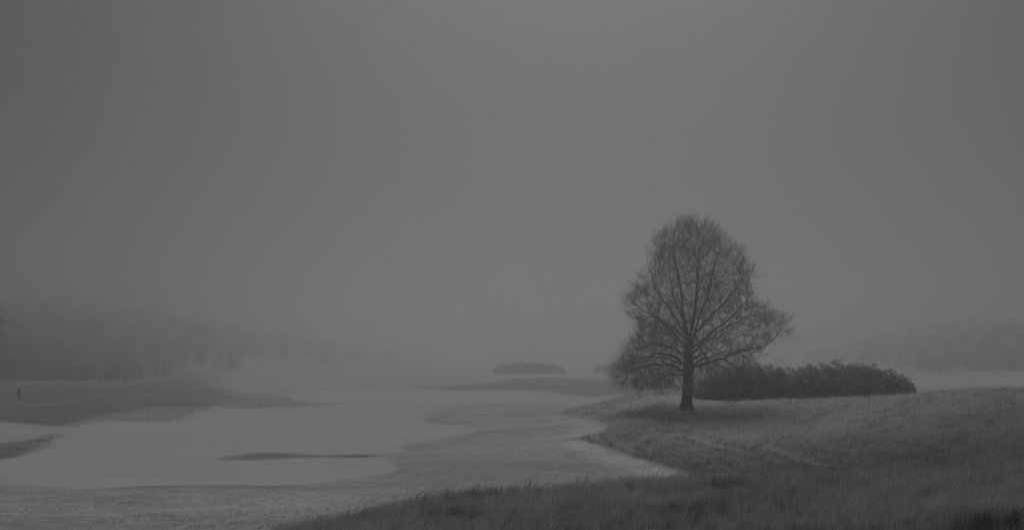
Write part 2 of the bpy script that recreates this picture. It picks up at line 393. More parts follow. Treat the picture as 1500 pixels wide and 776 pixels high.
def grow(name, n, r0, r1, half, regs, h0, h1, w0, w1, tint_lo, tint_hi, mat, seed, thresh=-9, use_falloff=True, spill=0, rough=1.0, wscale=0, tracks=False, fade=None):
    p = scatter(n, r0, r1, half)
    # gather into tussocks
    cs = np.round(p/.55)
    jitx = np.sin(cs[:,0]*12.9898+cs[:,1]*78.233)*43758.5453; jitx -= np.floor(jitx)
    jity = np.sin(cs[:,0]*39.346+cs[:,1]*11.135)*24634.6345; jity -= np.floor(jity)
    ctr = (cs+np.column_stack([jitx, jity])-.5)*.55
    g = rng.uniform(0, .75, n)[:,None]
    p = p*(1-g)+ctr*g + rng.normal(0, .03, (n, 2))
    rg = region(p); p = p[np.isin(rg, [ix.get(q, -1) for q in regs])]
    if fade: p = p[rng.uniform(0, 1, len(p)) < fade(p)]
    if spill: p = p + rng.normal(0, spill, p.shape)*np.array([1.6, 1.0])*rng.uniform(0, 1, (len(p), 1))**2
    big = tuft(p, 7, seed); mid = tuft(p, 2.2, seed+1)
    keep = (big+.5*mid+rng.normal(0, .25, len(p))) > thresh
    p, big, mid = p[keep], big[keep], mid[keep]
    n = len(p); z = height(p[:,0], p[:,1])
    hh = rng.uniform(h0, h1, n)*np.clip(1+.5*big+.55*mid, .25, 2)
    ang = rng.normal(0.2, .9, n)+.8*mid; lean = np.clip(rng.normal(.45, .25, n)+.2*big, .05, 1.1)
    st = wavy(p[:,0]*.45, p[:,1]*1.6, 5, seed+2)   # streaks of dead pale stalks along the slope
    tint = np.clip(rng.beta(2, 3.2, n)*(.75+.5*st)+.22*big+.14*mid, 0, 1)
    tint = tint_lo+(tint_hi-tint_lo)*tint*(.5+.5*frost_falloff(p[:,0], p[:,1]) if use_falloff else 1)+(.35*frost_falloff(p[:,0], p[:,1]) if use_falloff else 0)
    r = np.hypot(p[:,0], p[:,1])
    fin = wavy(p[:,0], p[:,1], 1.1, seed+3)
    dark = darkp(p[:,0], p[:,1])*rough
    tint = tint*np.clip(1+.35*fin*rough-dark, .12, 1.5); hh = hh*np.clip(1+.45*fin*rough, .4, 1.6)
    if tracks:
        wob = p+np.column_stack([wavy(p[:,0], p[:,1], 3, 5), wavy(p[:,0], p[:,1], 2.5, 6)])*.35
        for l in DARK:
            dd = seg_dist(wob, l); k = np.exp(-(dd/.42)**2); tint = tint*(1-.85*k); hh = hh*(1-.25*k)
        for l in PALE:
            dd = seg_dist(wob, l); k = np.exp(-(dd/.26)**2); tint = tint+1.3*k; hh = hh*(1-.45*k); lean = np.clip(lean+.4*k, 0, 1.2)
    wid = rng.uniform(w0, w1, n)*(np.clip(r/wscale, .35, 2.2) if wscale else 1)
    return blades(name, np.column_stack([p, z]), hh, wid, ang, lean, tint, mat)

g1 = grow('long_grass', 330000, 15, 42, .60, ['meadow'], .14, .36, .004, .008, 0.42, 1.15, M['blade'], 11, rough=.9)
kind(g1, 'stuff', 'tall dark tousled grass along the near bank at the bottom edge', 'grass')
g2 = grow('long_grass', 320000, 37, 132, .60, ['meadow'], .12, .36, .010, .028, 0.2, 1.2, M['blade'], 21, tracks=True, rough=1.35, wscale=80)
kind(g2, 'stuff', 'rough tussocky grass covering the slope round the bare tree', 'grass')
g3 = grow('short_grass', 210000, 16, 80, .60, ['none'], .03, .11, .004, .012, 0.2, 1, M['blade2'], 31, thresh=-.1, use_falloff=False)
kind(g3, 'stuff', 'sparse short tufts on the pale semi-rough ground', 'grass')
g5 = grow('long_grass', 120000, 15, 36, .50, ['none'], .08, .28, .004, .008, 0.44, 1.1, M['blade'], 51, use_falloff=False, rough=.9,
          fade=lambda p: np.clip((p[:,0]/p[:,1]+.30)/.14, 0, 1)**2*np.clip((31-p[:,1])/6, 0, 1)*(.5+.5*wavy(p[:,0], p[:,1], 2.5, 8)))
kind(g5, 'stuff', 'thin straggling grass where the near bank fades into the pale ground', 'grass')
g4 = grow('rough_grass', 170000, 70, 330, .60, ['heath_far','heath_left','heath_low','bank','fringe_a','fringe_b'], .06, .22, .02, .055, 0.12, .55, M['blade'], 41, use_falloff=False, spill=.5, rough=.5, wscale=150)
kind(g4, 'stuff', 'low rough grass on the dark unmown slopes beyond the fairway', 'grass')

# a few tall seed stalks standing over the near grass
def stalks(n):
    V, Tt, tn = [], [], []
    while len(tn) < n*15:
        if rng.uniform() < .86: cx_, cy_ = wd(rng.uniform(400, 1500), rng.uniform(20, 33))
        else: cx_, cy_ = wd(rng.uniform(-60, 420), rng.uniform(24, 40))
        m = int(rng.integers(1, 15)); a0 = rng.normal(.2, .9); tall = rng.uniform(.4, .8)
        for _ in range(m):
            x, y = cx_+rng.normal(0, .22), cy_+rng.normal(0, .22)
            z = hz(x, y); h = rng.uniform(.4, .95)*tall; a = a0+rng.normal(0, .6); l = rng.uniform(.1, .75)*h
            w = rng.uniform(.0022, .004); s = len(V)
            path = [(x+math.cos(a)*l*t*t, y+math.sin(a)*l*t*t, z+h*t*(1-.15*l/h*t)) for t in (0, .3, .6, .85, 1)]
            ws = (w, w*.9, w*.7, w*rng.uniform(.8, 2.2), w*.3)
            for (px, py, pz), ww in zip(path, ws):
                for k in range(3): V.append((px+ww*math.cos(k*2.094), py+ww*math.sin(k*2.094), pz))
            for jj in range(4):
                for k in range(3):
                    q = (s+jj*3+k, s+jj*3+(k+1)%3, s+jj*3+3+(k+1)%3, s+jj*3+3+k)
                    Tt += [(q[0], q[1], q[2]), (q[0], q[2], q[3])]
            tn += [rng.uniform(.1, .6)]*15
    return np.array(V), np.array(Tt), np.array(tn)
V, Tt, tn = stalks(700)
kind(mesh_np('grass_stalks', V, Tt, M['blade'], tint=tn), 'stuff', 'thin bent seed stalks rising above the near grass', 'grass')

# ------------------------------------------------------------------ the bare tree
def tubes(chains, sides_of):
    """chains: list of (points (k,3), radii (k,)) -> verts, tris"""
    V, Tt, nv = [], [], 0
    for P, Rr in chains:
        P = np.asarray(P, float); k = len(P)
        s = sides_of(Rr[0])
        d = np.gradient(P, axis=0); d /= np.linalg.norm(d, axis=1)[:,None]+1e-9
        ref = np.array([1., .3, .1]) if abs(d[0][2]) > .8 else np.array([0., 0., 1.])
        a = np.cross(d, ref); a /= np.linalg.norm(a, axis=1)[:,None]+1e-9
        b = np.cross(d, a)
        t = np.arange(s)*2*math.pi/s
        ring = P[:,None]+np.asarray(Rr)[:,None,None]*(np.cos(t)[None,:,None]*a[:,None]+np.sin(t)[None,:,None]*b[:,None])
        V.append(ring.reshape(-1, 3))
        i = np.arange(k-1)[:,None]*s; j = np.arange(s)[None]; j2 = (j+1) % s
        q = np.stack([nv+i+j, nv+i+j2, nv+i+s+j2, nv+i+s+j], -1).reshape(-1, 4)
        Tt.append(q[:, [0,1,2]]); Tt.append(q[:, [0,2,3]])
        nv += k*s
    return np.concatenate(V), np.concatenate(Tt)

def build_tree(base):
    r_ = np.random.default_rng(5)
    nodes, par = [], []
    trunk_pts = [(0,0,-.2),(0,0,.5),(.03,0,1.3),(.07,.02,2.2),(.1,.02,3.1),(.13,0,3.9),(.17,0,4.8),(.22,0,5.6),(.28,0,6.4)]
    for i, p in enumerate(trunk_pts): nodes.append(np.array(p, float)); par.append(i-1)
    def near_trunk(z): return int(np.argmin([abs(p[2]-z) for p in trunk_pts]))
    def limb(startz, pts, step=.38, wob=.07):
        i = near_trunk(startz)
        P = [nodes[i]]+[np.array(p, float) for p in pts]
        # smooth the polyline
        for _ in range(2):
            Q = [P[0]]
            for a, b in zip(P[:-1], P[1:]): Q += [.75*a+.25*b, .25*a+.75*b]
            P = Q+[P[-1]]
        last = i; acc = 0
        for a, b in zip(P[:-1], P[1:]):
            acc += np.linalg.norm(b-a)
            if acc >= step:
                nodes.append(b+r_.normal(0, wob, 3)); par.append(last); last = len(nodes)-1; acc = 0
    FZ = 6.4
    limb(FZ, [(-.1,.3,8),(-.35,.5,10),(-.6,.5,12.5),(-1.1,.3,14.2),(-1.2,.3,15.4)])
    limb(FZ, [(.55,-.3,8),(.8,-.6,10.5),(1.0,-.5,13),(1.1,-.3,14.6),(1.5,-.2,15.6)])
    limb(FZ, [(1.2,.5,8.6),(2.2,.6,11.2),(2.6,.5,13.5),(3.2,.8,14.6)])
    limb(FZ, [(-.9,.8,8.6),(-2.2,1.2,10.6),(-3.2,1,12.5),(-3.5,1,14)])
    limb(FZ, [(-.7,-1.3,8.4),(-1.7,-2.6,10.4),(-2.2,-3.2,12.2)])
    limb(FZ, [(1.6,-1.2,8.3),(3.2,-2.2,9.9),(4.5,-2.8,11.6),(5,-3,12.8)])
    limb(FZ, [(.9,1.7,8.6),(1.7,3.2,10.8),(2,3.8,12.6)])
    limb(FZ, [(-1.2,1.8,7.8),(-2.8,3.8,9.4),(-3.4,4.4,10.8)])
    limb(4.0, [(1.4,-.3,4.2),(3.0,-.8,4.8),(4.7,-1,5.45),(6.3,-1.1,5.6),(7.6,-1.2,6.3),(8.6,-1.2,7.4),(9.2,-1.2,8.4)])
    limb(3.2, [(-1.2,-.4,4.0),(-2.6,-.6,4.3),(-4.6,-.8,3.9),(-6.0,-1,3.2),(-7.2,-1.2,2.6)])
    limb(4.8, [(-1.4,.5,5.9),(-3.2,.8,6.1),(-5,.9,5.6),(-6.2,1,4.7)])
    limb(5.6, [(-1.4,-.6,7.3),(-3,-1,8.6),(-4.6,-1.4,9.4),(-5.6,-1.6,9.8)])
    limb(3.9, [(.4,1.4,5.1),(.6,3,5.5),(.6,5.2,5.0),(.5,6.2,4.4)])
    limb(3.9, [(.7,-1.4,5.0),(1.0,-3,5.3),(.9,-4.9,4.8),(.8,-6,4.2)])
    limb(4.8, [(1.6,.6,6.2),(3.2,1,7.3),(5,1.5,8.2),(6.3,1.7,9.0)])
    limb(5.6, [(2.0,-.6,7.0),(4,-1,8.6),(5.4,-1.2,10.2)])
    limb(3.1, [(-1.0,.4,3.35),(-2.2,.7,3.0),(-3.4,.9,2.5)])
    limb(3.9, [(-1.6,2.2,4.9),(-3.6,3.8,5.0),(-5,4.6,4.4)])
    limb(3.9, [(2.4,2.6,5.0),(4.6,3.6,5.4),(6,4,5.6)])
    limb(3.9, [(-1.8,-2.4,5.0),(-3.6,-3.8,5.2),(-4.6,-4.6,4.6)])
    # crown outline: (height, reach left, reach right), metres
    S = 93/F
    OUT = [(1.9,-6.2,3.6),(2.6,-7.6,5.6),(3.6,-7.5,7.6),(5.1,-6.4,8.5),(6.7,-5.5,9.4),(8.3,-6.0,9.3),(9.2,-6.1,7.6),(10.7,-6.0,6.9),(12.3,-5.1,6.5),(13.9,-4.2,6.0),(15.0,-4.0,5.3),(16.3,-3.0,4.2),(17.3,-2.2,3.2),(18.1,-1.0,2.4)]
    OZ = np.array([o[0]-max(0, o[0]-9)*.085 for o in OUT]); OL = np.array([-o[1] for o in OUT]); OR = np.array([o[2] for o in OUT])
    def reach(z, phi):
        l, r = np.interp(z, OZ, OL), np.interp(z, OZ, OR); cph = np.cos(phi)
        dep = .46*(l+r)
        side = np.where(cph > 0, r, l)
        return 1/np.sqrt((cph/side)**2+(np.sin(phi)/dep)**2)
    N = 8200; at_ = []
    while len(at_) < N:
        low = r_.uniform() < .17
        z = r_.uniform(2.0, 6.6) if low else r_.uniform(2.0, 17.3); phi = math.pi+r_.normal(0, .55) if low else r_.uniform(-math.pi, math.pi); phi = (phi+math.pi)%(2*math.pi)-math.pi; R0 = float(reach(z, phi))
        lump = .9+.13*math.sin(3*phi+z*1.1)+.08*math.sin(7*phi-z*2.3)
        q = math.sqrt(r_.uniform(.04, 1))
        if z < 5.2 and q < .35: continue
        rr = R0*q*min(lump, 1.0)*.97
        # keep density even
        if not low and r_.uniform(0, 1) > (R0/9.5)**1.3*(1.9 if (z < 7.5 and math.cos(phi) < .2) else 1)+.12: continue
        at_.append((.2+rr*math.cos(phi), rr*math.sin(phi), z))
    At = np.array(at_)
    ND = np.array(nodes)
    d2 = ((At[:,None]-ND[None])**2).sum(-1); near = d2.argmin(1); nd = d2[np.arange(N), near]
    # limbs do not sprout from the bare stem below the first fork
    step, infl, kill = .26, 3.0, .38
    alive = nd > kill**2
    kids = {}; ND_all = np.zeros((60000, 3)); fill = len(nodes); ND_all[:fill] = ND
    for it in range(70):
        idx = np.where(alive & (nd < infl**2))[0]
        if len(idx) == 0: break
        acc = {}
        for i in idx:
            k = near[i]; v = At[i]-nodes[k]; v = v/(np.linalg.norm(v)+1e-9)
            if k in acc: acc[k] += v
            else: acc[k] = v.copy()
        new = []
        for k, v in acc.items():
            v = v/(np.linalg.norm(v)+1e-9)
            pr = nodes[k]-nodes[par[k]] if par[k] >= 0 else np.array([0,0,1.]); pr = pr/(np.linalg.norm(pr)+1e-9)
            out = np.array([nodes[k][0]-.2, nodes[k][1], 0]); out = out/(np.linalg.norm(out)+1e-9)
            zz = nodes[k][2]
            trop = np.array([0, 0, .35 if zz > 6 else .08])+out*.25
            v = v+pr*.85+trop+r_.normal(0, .10, 3); v = v/np.linalg.norm(v)
            if kids.get(k, 0) >= 3: continue
            c_ = nodes[k]+v*step
            if it > 2 and ((ND_all[:fill]-c_)**2).sum(1).min() < .012: kids[k] = kids.get(k, 0)+1; continue
            kids[k] = kids.get(k, 0)+1
            nodes.append(c_); par.append(k); new.append(len(nodes)-1); ND_all[fill] = c_; fill += 1
        if not new: break
        NN = np.array([nodes[i] for i in new])
        dd = ((At[:,None]-NN[None])**2).sum(-1); j = dd.argmin(1); dm = dd[np.arange(N), j]
        upd = dm < nd; nd[upd] = dm[upd]; near[upd] = np.array(new)[j[upd]]
        alive &= nd > kill**2
    ND = np.array(nodes); n = len(ND)
    ch = [[] for _ in range(n)]
    for i, p in enumerate(par):
        if p >= 0: ch[p].append(i)
    tips = np.zeros(n)
    for i in range(n-1, -1, -1):
        s = sum(tips[c_] for c_ in ch[i]); tips[i] = max(s, 1)
    # nodes are appended parent first, so the reverse pass is complete
    rad = .0105*tips**(1/2.15)
    k = .42/rad[5]
    rad = np.where(rad > .03, .03+(rad-.03)*(0.42-.03)/(rad[5]-.03), rad)
    nt = len(trunk_pts)
    prof = [.66,.53,.485,.47,.465,.45,.42,.40,.39]
    for i in range(nt): rad[i] = prof[i]
    # chains
    trunk_chain = (ND[:nt], rad[:nt])
    limbs, crown = [], []
    stack = []
    for i in range(nt):
        for c_ in ch[i]:
            if c_ >= nt: stack.append((i, c_))
    while stack:
        p, i = stack.pop()
        P, Rr = [ND[p]], [min(rad[p], rad[i]*1.25)]
        while True:
            P.append(ND[i]); Rr.append(rad[i])
            if not ch[i]: break
            cc = sorted(ch[i], key=lambda q: -tips[q])
            for q in cc[1:]: stack.append((i, q))
            i = cc[0]
        Rr = np.array(Rr); Rr[-1] *= .5
        (limbs if Rr[0] > .085 else crown).append((np.array(P), Rr))
    # twigs
    thin = np.where((rad < .032) & (np.arange(n) >= nt))[0]
    tw = []
    for i in thin:
        d = ND[i]-ND[par[i]]; d /= np.linalg.norm(d)+1e-9
        low = ND[i][2] < 5.2
        phi_ = math.atan2(ND[i][1], ND[i][0]-.2); rel_ = math.hypot(ND[i][0]-.2, ND[i][1])/float(reach(ND[i][2], phi_))
        outer = rel_ > .72 or ND[i][2] > 13.5
        for _ in range((2 if outer else int(r_.integers(1, 3))) if ch[i] else (6 if outer else 3)):
            L = r_.uniform(.4, 1.0)*(1.25 if outer else .85)
            up = -.25 if (low and r_.uniform() < .6) else .45
            v = d*1.1+.35*(ND[i]-np.array([.2, 0, 5.5]))/(np.linalg.norm(ND[i]-np.array([.2, 0, 5.5]))+.5)+r_.normal(0, .36, 3)+np.array([0, 0, up]); v /= np.linalg.norm(v)
            p0 = ND[i]; w2 = v+np.array([0,0,.22*np.sign(up)])+r_.normal(0,.12,3); w2 /= np.linalg.norm(w2)
            p1 = p0+v*L*.5; p2 = p1+w2*L*.5
            tw.append((np.array([p0, p1, p2]), np.array([.0075, .0058, .003])))
            for s_ in range(3):
                f = r_.uniform(.25, .95); q0 = p0+(p1-p0)*min(f*2,1) if f < .5 else p1+(p2-p1)*(f-.5)*2
                vv = v*.8+r_.normal(0, .5, 3)+np.array([0,0,up*.7]); vv /= np.linalg.norm(vv)
                l2 = L*r_.uniform(.3, .6)
                tw.append((np.array([q0, q0+vv*l2]), np.array([.0052, .0028])))
    print('tree nodes', n, 'twigs', len(tw))
    t = empty('bare_tree', base)
    tag(t, 'tall bare beech with a broad crown of fine twigs standing alone on the grassy knoll', 'tree')
    # trunk: main stem with root flare
    sd = 28; rows = np.linspace(-.25, 6.5, 60); TV = []
    cen = np.array(trunk_pts)
    for z in rows:
        cx_, cy_ = np.interp(z, cen[:,2], cen[:,0]), np.interp(z, cen[:,2], cen[:,1])
        rr = np.interp(z, cen[:,2], prof)
        fl = max(0, 1-(z+.25)/1.1)**2
        for k_ in range(sd):
            a = k_*2*math.pi/sd
            q = rr*(1+.06*math.sin(3*a+z*.7)+.04*math.sin(5*a-1.3*z)+.03*math.sin(9*a+2*z)) + fl*.25*max(0, math.sin(2.5*a+.6))**1.5
            q *= 1-.3*max(0, (z-6.1)/.4)
            bulge = .09*math.exp(-((z-3.75)/.35)**2)*(.5+.5*math.cos(a*2))
            TV.append((cx_+(q+bulge)*math.cos(a), cy_+(q+bulge)*math.sin(a), z))
    TV = np.array(TV); Q = []
    for j in range(len(rows)-1):
        for k_ in range(sd): Q.append((j*sd+k_, j*sd+(k_+1)%sd, (j+1)*sd+(k_+1)%sd, (j+1)*sd+k_))
    Q = np.array(Q); TT = np.concatenate([Q[:,[0,1,2]], Q[:,[0,2,3]]])
    mesh_np('trunk', TV, TT, M['bark'], t, smooth=True)
    V, Tt = tubes(limbs, lambda r: 10 if r > .15 else 7)
    mesh_np('limbs', V, Tt, M['bark'], t, smooth=True)
    V1, T1 = tubes(crown, lambda r: 5 if r > .04 else 3); V2_, T2 = tubes(tw, lambda r: 3)
    V = np.concatenate([V1, V2_]); Tt = np.concatenate([T1, T2+len(V1)])
    tn = np.concatenate([np.full(len(V1), .35), r_.uniform(.3, .9, len(V2_))])
    mesh_np('crown', V, Tt, M['twig'], t, tint=tn)
    return t

tx, ty = wd(1006, 93)
build_tree((tx, ty, hz(tx, ty)))

# ------------------------------------------------------------------ evergreen shrubs
def leaves(centres, axes, n_leaf, size, spread, r_):
    """whorls of pointed leaves round shoot tips"""
    m = len(centres)
    C_ = np.repeat(centres, n_leaf, 0); A_ = np.repeat(axes, n_leaf, 0)
    ph = np.tile(np.arange(n_leaf)*2*math.pi/n_leaf, m)+np.repeat(r_.uniform(0, 6.28, m), n_leaf)+r_.normal(0, .25, m*n_leaf)
    ref = np.tile([.31, .2, .93], (len(A_), 1)); s = np.cross(A_, ref); s /= np.linalg.norm(s, axis=1)[:,None]+1e-9; t = np.cross(A_, s)
    rad = np.cos(ph)[:,None]*s+np.sin(ph)[:,None]*t
    el = r_.normal(.35, .35, len(A_))[:,None]*spread
    d = rad+A_*el; d /= np.linalg.norm(d, axis=1)[:,None]
    w = np.cross(d, A_); w /= np.linalg.norm(w, axis=1)[:,None]+1e-9
    L = size*r_.uniform(.7, 1.25, len(A_))[:,None]
    p0 = C_; p1 = C_+d*L*.5+w*L*.16; p2 = C_+d*L-A_*L*.18; p3 = C_+d*L*.5-w*L*.16
    V = np.stack([p0, p1, p2, p3], 1).reshape(-1, 3); b = np.arange(len(A_))[:,None]*4
    T_ = np.concatenate([b+[0,1,2], b+[0,2,3]])
    return V, T_

def shrub(name, label, mounds, n_shoot, n_leaf, size, mat, seed, depth=.5, up=.5, stems=7):
    """mounds: world (x, y, rx, ry, h)"""
    r_ = np.random.default_rng(seed)
    mo = np.array(mounds, float)
    z0 = height(mo[:,0], mo[:,1])
    area = mo[:,2]*mo[:,4]+mo[:,2]*mo[:,3]; pr = area/area.sum()
    k = r_.choice(len(mo), n_shoot, p=pr)
    d = r_.normal(0, 1, (n_shoot, 3)); d[:,2] = np.abs(d[:,2])*.9-.15*np.abs(d[:,1]); d /= np.linalg.norm(d, axis=1)[:,None]
    q = 1-depth*r_.beta(1, 2.2, n_shoot)+.02*r_.normal(0, 1, n_shoot)
    lump = .97+.085*np.sin(d[:,0]*8+d[:,2]*6+k)+.07*np.sin(d[:,1]*12-d[:,2]*10+2*k)+.03*np.sin(d[:,0]*23+d[:,2]*19)
    q = np.minimum(q*lump, 1.02+.02*r_.uniform(0, 1, n_shoot))
    R_ = np.column_stack([mo[k,2], mo[k,3], mo[k,4]])
    p = d*R_*q[:,None]; p[:,2] = np.maximum(p[:,2], 0)+.12
    p[:,:2] += mo[k,:2]
    # drop shoots deep inside a neighbouring mound
    rel = (p[:,None,:2]-mo[None,:,:2])/mo[None,:,2:4]; rz = (p[:,2][:,None])/mo[None,:,4]
    ins = ((rel**2).sum(-1)+rz**2) < (.55)**2; ok = ~ins.any(1)
    p, d = p[ok], d[ok]
    gz = height(p[:,0], p[:,1])
    p = p + np.column_stack([np.zeros(len(p)), np.zeros(len(p)), gz])
    ax = d+np.array([0, 0, up])+r_.normal(0, .25, (len(p), 3)); ax /= np.linalg.norm(ax, axis=1)[:,None]
    V, T_ = leaves(p, ax, n_leaf, size, 1.0, r_)
    base = np.array([mo[:,0].mean(), mo[:,1].mean(), float(height(mo[:,0].mean(), mo[:,1].mean()))])
    cl = wavy(p[:,0]+.6*p[:,1], p[:,2]*1.4+.5*p[:,1], .9*max(1, size/.2), seed)+.6*wavy(p[:,0], p[:,2], 2.4*max(1, size/.2), seed+1)
    tn = np.repeat(np.clip(r_.beta(2, 2.6, len(p))+.38*cl, 0, 1), n_leaf*4)
    t = empty(name, base); tag(t, label, 'shrub')
    mesh_np('foliage', V-base, T_, mat, t, tint=tn)
    for i in range(stems):
        m_ = mo[i % len(mo)]
        x, y = m_[0]+r_.normal(0, .2)*m_[2], m_[1]+r_.normal(0, .2)*m_[3]; z = hz(x, y)
        P = [np.array([x, y, z-.1])]; v = np.array([r_.normal(0, .45), r_.normal(0, .45), 1])
        for _ in range(4):
            v = v+r_.normal(0, .25, 3)*np.array([1,1,.4]); P.append(P[-1]+v/np.linalg.norm(v)*m_[4]*.2)
        V, T_ = tubes([(np.array(P)-base, np.linspace(.06, .02, 5))], lambda r: 5); mesh_np('stem', V, T_, M['bark'], t, smooth=True)
    return t

def md(px, d, rx, ry, h):
    x, y = wd(px, d); return (x, y, rx, ry, h)
S_ = 101/F
shrub('evergreen_shrub', 'dense dark leafy evergreen thicket with lumpy top right of the bare tree',
    [md(1150,104,2.2,2.2,2.9),md(1183,103,2.3,2.4,3.2),md(1205,105,2.0,2.2,3.3),md(1228,103,2.2,2.2,3.55),md(1255,104,2.3,2.3,3.35),md(1272,102,1.8,2.0,3.3),md(1295,101,1.9,2.0,2.7),md(1318,100,1.5,1.7,1.9),md(1168,101,1.8,1.6,2.2),md(1240,100.5,1.8,1.7,2.2),md(1210,101,1.8,1.5,2.0),md(1282,100,1.4,1.4,1.8)],
    21000, 7, .18, M['leaf'], 41, depth=.45)
shrub('scrub_shrub', 'softer grey twiggy thicket partly behind the bare tree\'s trunk and low branches',
    [md(1040,104,1.9,2.0,2.0),md(1062,104,2.0,2.2,3.0),md(1085,104,2.2,2.2,3.5),md(1108,104,2.0,2.1,3.6),md(1130,104,2.0,2.2,3.4),md(1075,102,1.8,1.6,1.9),md(1115,102,1.8,1.6,2.1)],
    11000, 6, .19, M['leaf2'], 42, depth=.6, up=1.0)
shrub('far_shrub', 'long low misty bush far off left of the bare tree',
    [md(735,428,3.98,3,3.81),md(748,428,4.21,3,4.59),md(762,428,4.45,3,5.26),md(778,428,4.21,3,5.15),md(793,428,4.21,3,4.70),md(808,428,3.98,3,4.26),md(818,428,2.81,2.6,2.91)],
    5000, 6, .5, M['leaf'], 43, depth=.4)
shrub('far_shrub', 'misty far bush half hidden by the bare tree\'s lowest left twigs',
    [md(880,435,3.51,3,3.58),md(893,435,3.98,3,3.92),md(908,435,3.98,3,4.03),md(922,435,3.51,3,3.36)],
    3000, 6, .5, M['leaf'], 44, depth=.4)

# ------------------------------------------------------------------ woods lost in the fog
def wood(name, label, spots, seed, per=340):
    """spots: (x, y, crown radius, tree height); bare-topped broadleaf wood seen as one mass"""
    r_ = np.random.default_rng(seed); V, T_, tn = [], [], []; nv = 0
    chains = []
    for x, y, cr, h in spots:
        z = hz(x, y)
        f = r_.beta(1.15, 1.5, per); an = r_.uniform(0, 6.283, per); q = r_.uniform(0, 1, per)**.6
        ro = cr*q*(1.25-.95*f)
        P = np.column_stack([x+ro*np.cos(an), y+ro*np.sin(an), z+h*f])
        L = r_.uniform(.6, 1.7, per)*h*.055; wd_ = r_.uniform(.10, .26, per)*(1.3-.8*f)*h*.06
        a = np.column_stack([np.cos(an)*.6, np.sin(an)*.6, np.full(per, .9)])+r_.normal(0, .45, (per, 3)); a /= np.linalg.norm(a, axis=1)[:,None]
        b = np.cross(a, r_.normal(0, 1, (per, 3))); b /= np.linalg.norm(b, axis=1)[:,None]
        tri = np.stack([P+a*L[:,None], P-a*L[:,None]*.4+b*wd_[:,None], P-a*L[:,None]*.4-b*wd_[:,None]], 1).reshape(-1, 3)
        V.append(tri); T_.append(nv+np.arange(per*3).reshape(-1, 3)); nv += per*3; tn.append(r_.uniform(0, 1, per*3))
        chains.append((np.array([(x, y, z-.3), (x, y, z+h*.3), (x, y, z+h*.6)]), np.array([.22, .17, .06])))
    V2_, T2 = tubes(chains, lambda r: 5)
    V.append(V2_); T_.append(T2+nv); tn.append(np.full(len(V2_), .4))
    o = mesh_np(name, np.concatenate(V), np.concatenate(T_), M['wood'], tint=np.concatenate(tn))
    return kind(o, 'stuff', label, 'wood')

def wood_spots(n, d0, d1, lo, hi, h0, h1, thin):
    out = []
    for i in range(n):
        t = rng.uniform(0, 1)**1.25; d = d0+(d1-d0)*t
        px = rng.uniform(lo(d), hi(d)); q = thin(px)
        if rng.uniform() > q: continue
        h = rng.uniform(h0, h1)*(.55+.45*q)*(1+.25*t)
        x, y = wd(px, d); out.append((x, y, h*rng.uniform(.26, .42), h))
    return out
fl = lambda a, w: (lambda px: float(np.clip((a-px)/w, 0, 1)))
fr = lambda a, w: (lambda px: float(np.clip((px-a)/w, 0, 1)))
sp = wood_spots(330, 292, 350, lambda d: -200, lambda d: 230, 3.5, 7.5, fl(235, 200))
sp += wood_spots(330, 345, 450, lambda d: -200, lambda d: 280, 7, 13, fl(285, 240))
sp += wood_spots(420, 440, 620, lambda d: -200, lambda d: 400, 11, 20, fl(400, 300))
sp += wood_spots(460, 600, 820, lambda d: -200, lambda d: 560, 13, 23, fl(560, 340))
sp += wood_spots(460, 780, 1060, lambda d: -200, lambda d: 690, 14, 23, fl(690, 360))
wood('woodland', 'dark fog-veiled wood rising on the slope behind the walker', sp, 51)
sp = wood_spots(260, 395, 470, lambda d: 1290, lambda d: 1780, 5, 10, fr(1300, 230))
sp += wood_spots(320, 460, 640, lambda d: 1240, lambda d: 1780, 10, 17, fr(1250, 230))
sp += wood_spots(520, 620, 1060, lambda d: 1120, lambda d: 1780, 13, 22, fr(1120, 260))
wood('woodland', 'faint dark wood in the fog beyond the pale field', sp, 52)

# the nearer tree whose crown edge shows at the left border
def edge_tree():
    r_ = np.random.default_rng(61)
    x, y = wd(-75, 190); z = hz(x, y)
    t = empty('evergreen_tree', (x, y, z)); tag(t, 'dark dense tree cut off by the left border, in fog beside the walker', 'tree')
    n = 5200; d = r_.normal(0, 1, (n, 3)); d /= np.linalg.norm(d, axis=1)[:,None]
    q = r_.uniform(.15, 1, n)**.4*(1+.12*np.sin(d[:,0]*7+d[:,2]*9)+.1*np.sin(d[:,1]*11-d[:,2]*6))
    P = d*q[:,None]*np.array([10.2, 9, 9.6]); P[:,2] += 10.6
    ax = d+r_.normal(0, .4, (n, 3)); ax /= np.linalg.norm(ax, axis=1)[:,None]
    V, T_ = leaves(P, ax, 5, .55, 1, r_)
    mesh_np('crown', V, T_, M['leaf'], t, tint=np.repeat(r_.uniform(0, .6, n), 20))
    V, T_ = tubes([(np.array([(0,0,-.3),(0,0,2),(.2,0,7),(.1,.1,13)]), np.array([.6,.45,.35,.12]))], lambda r: 12)
    mesh_np('trunk', V, T_, M['bark'], t, smooth=True)
edge_tree()

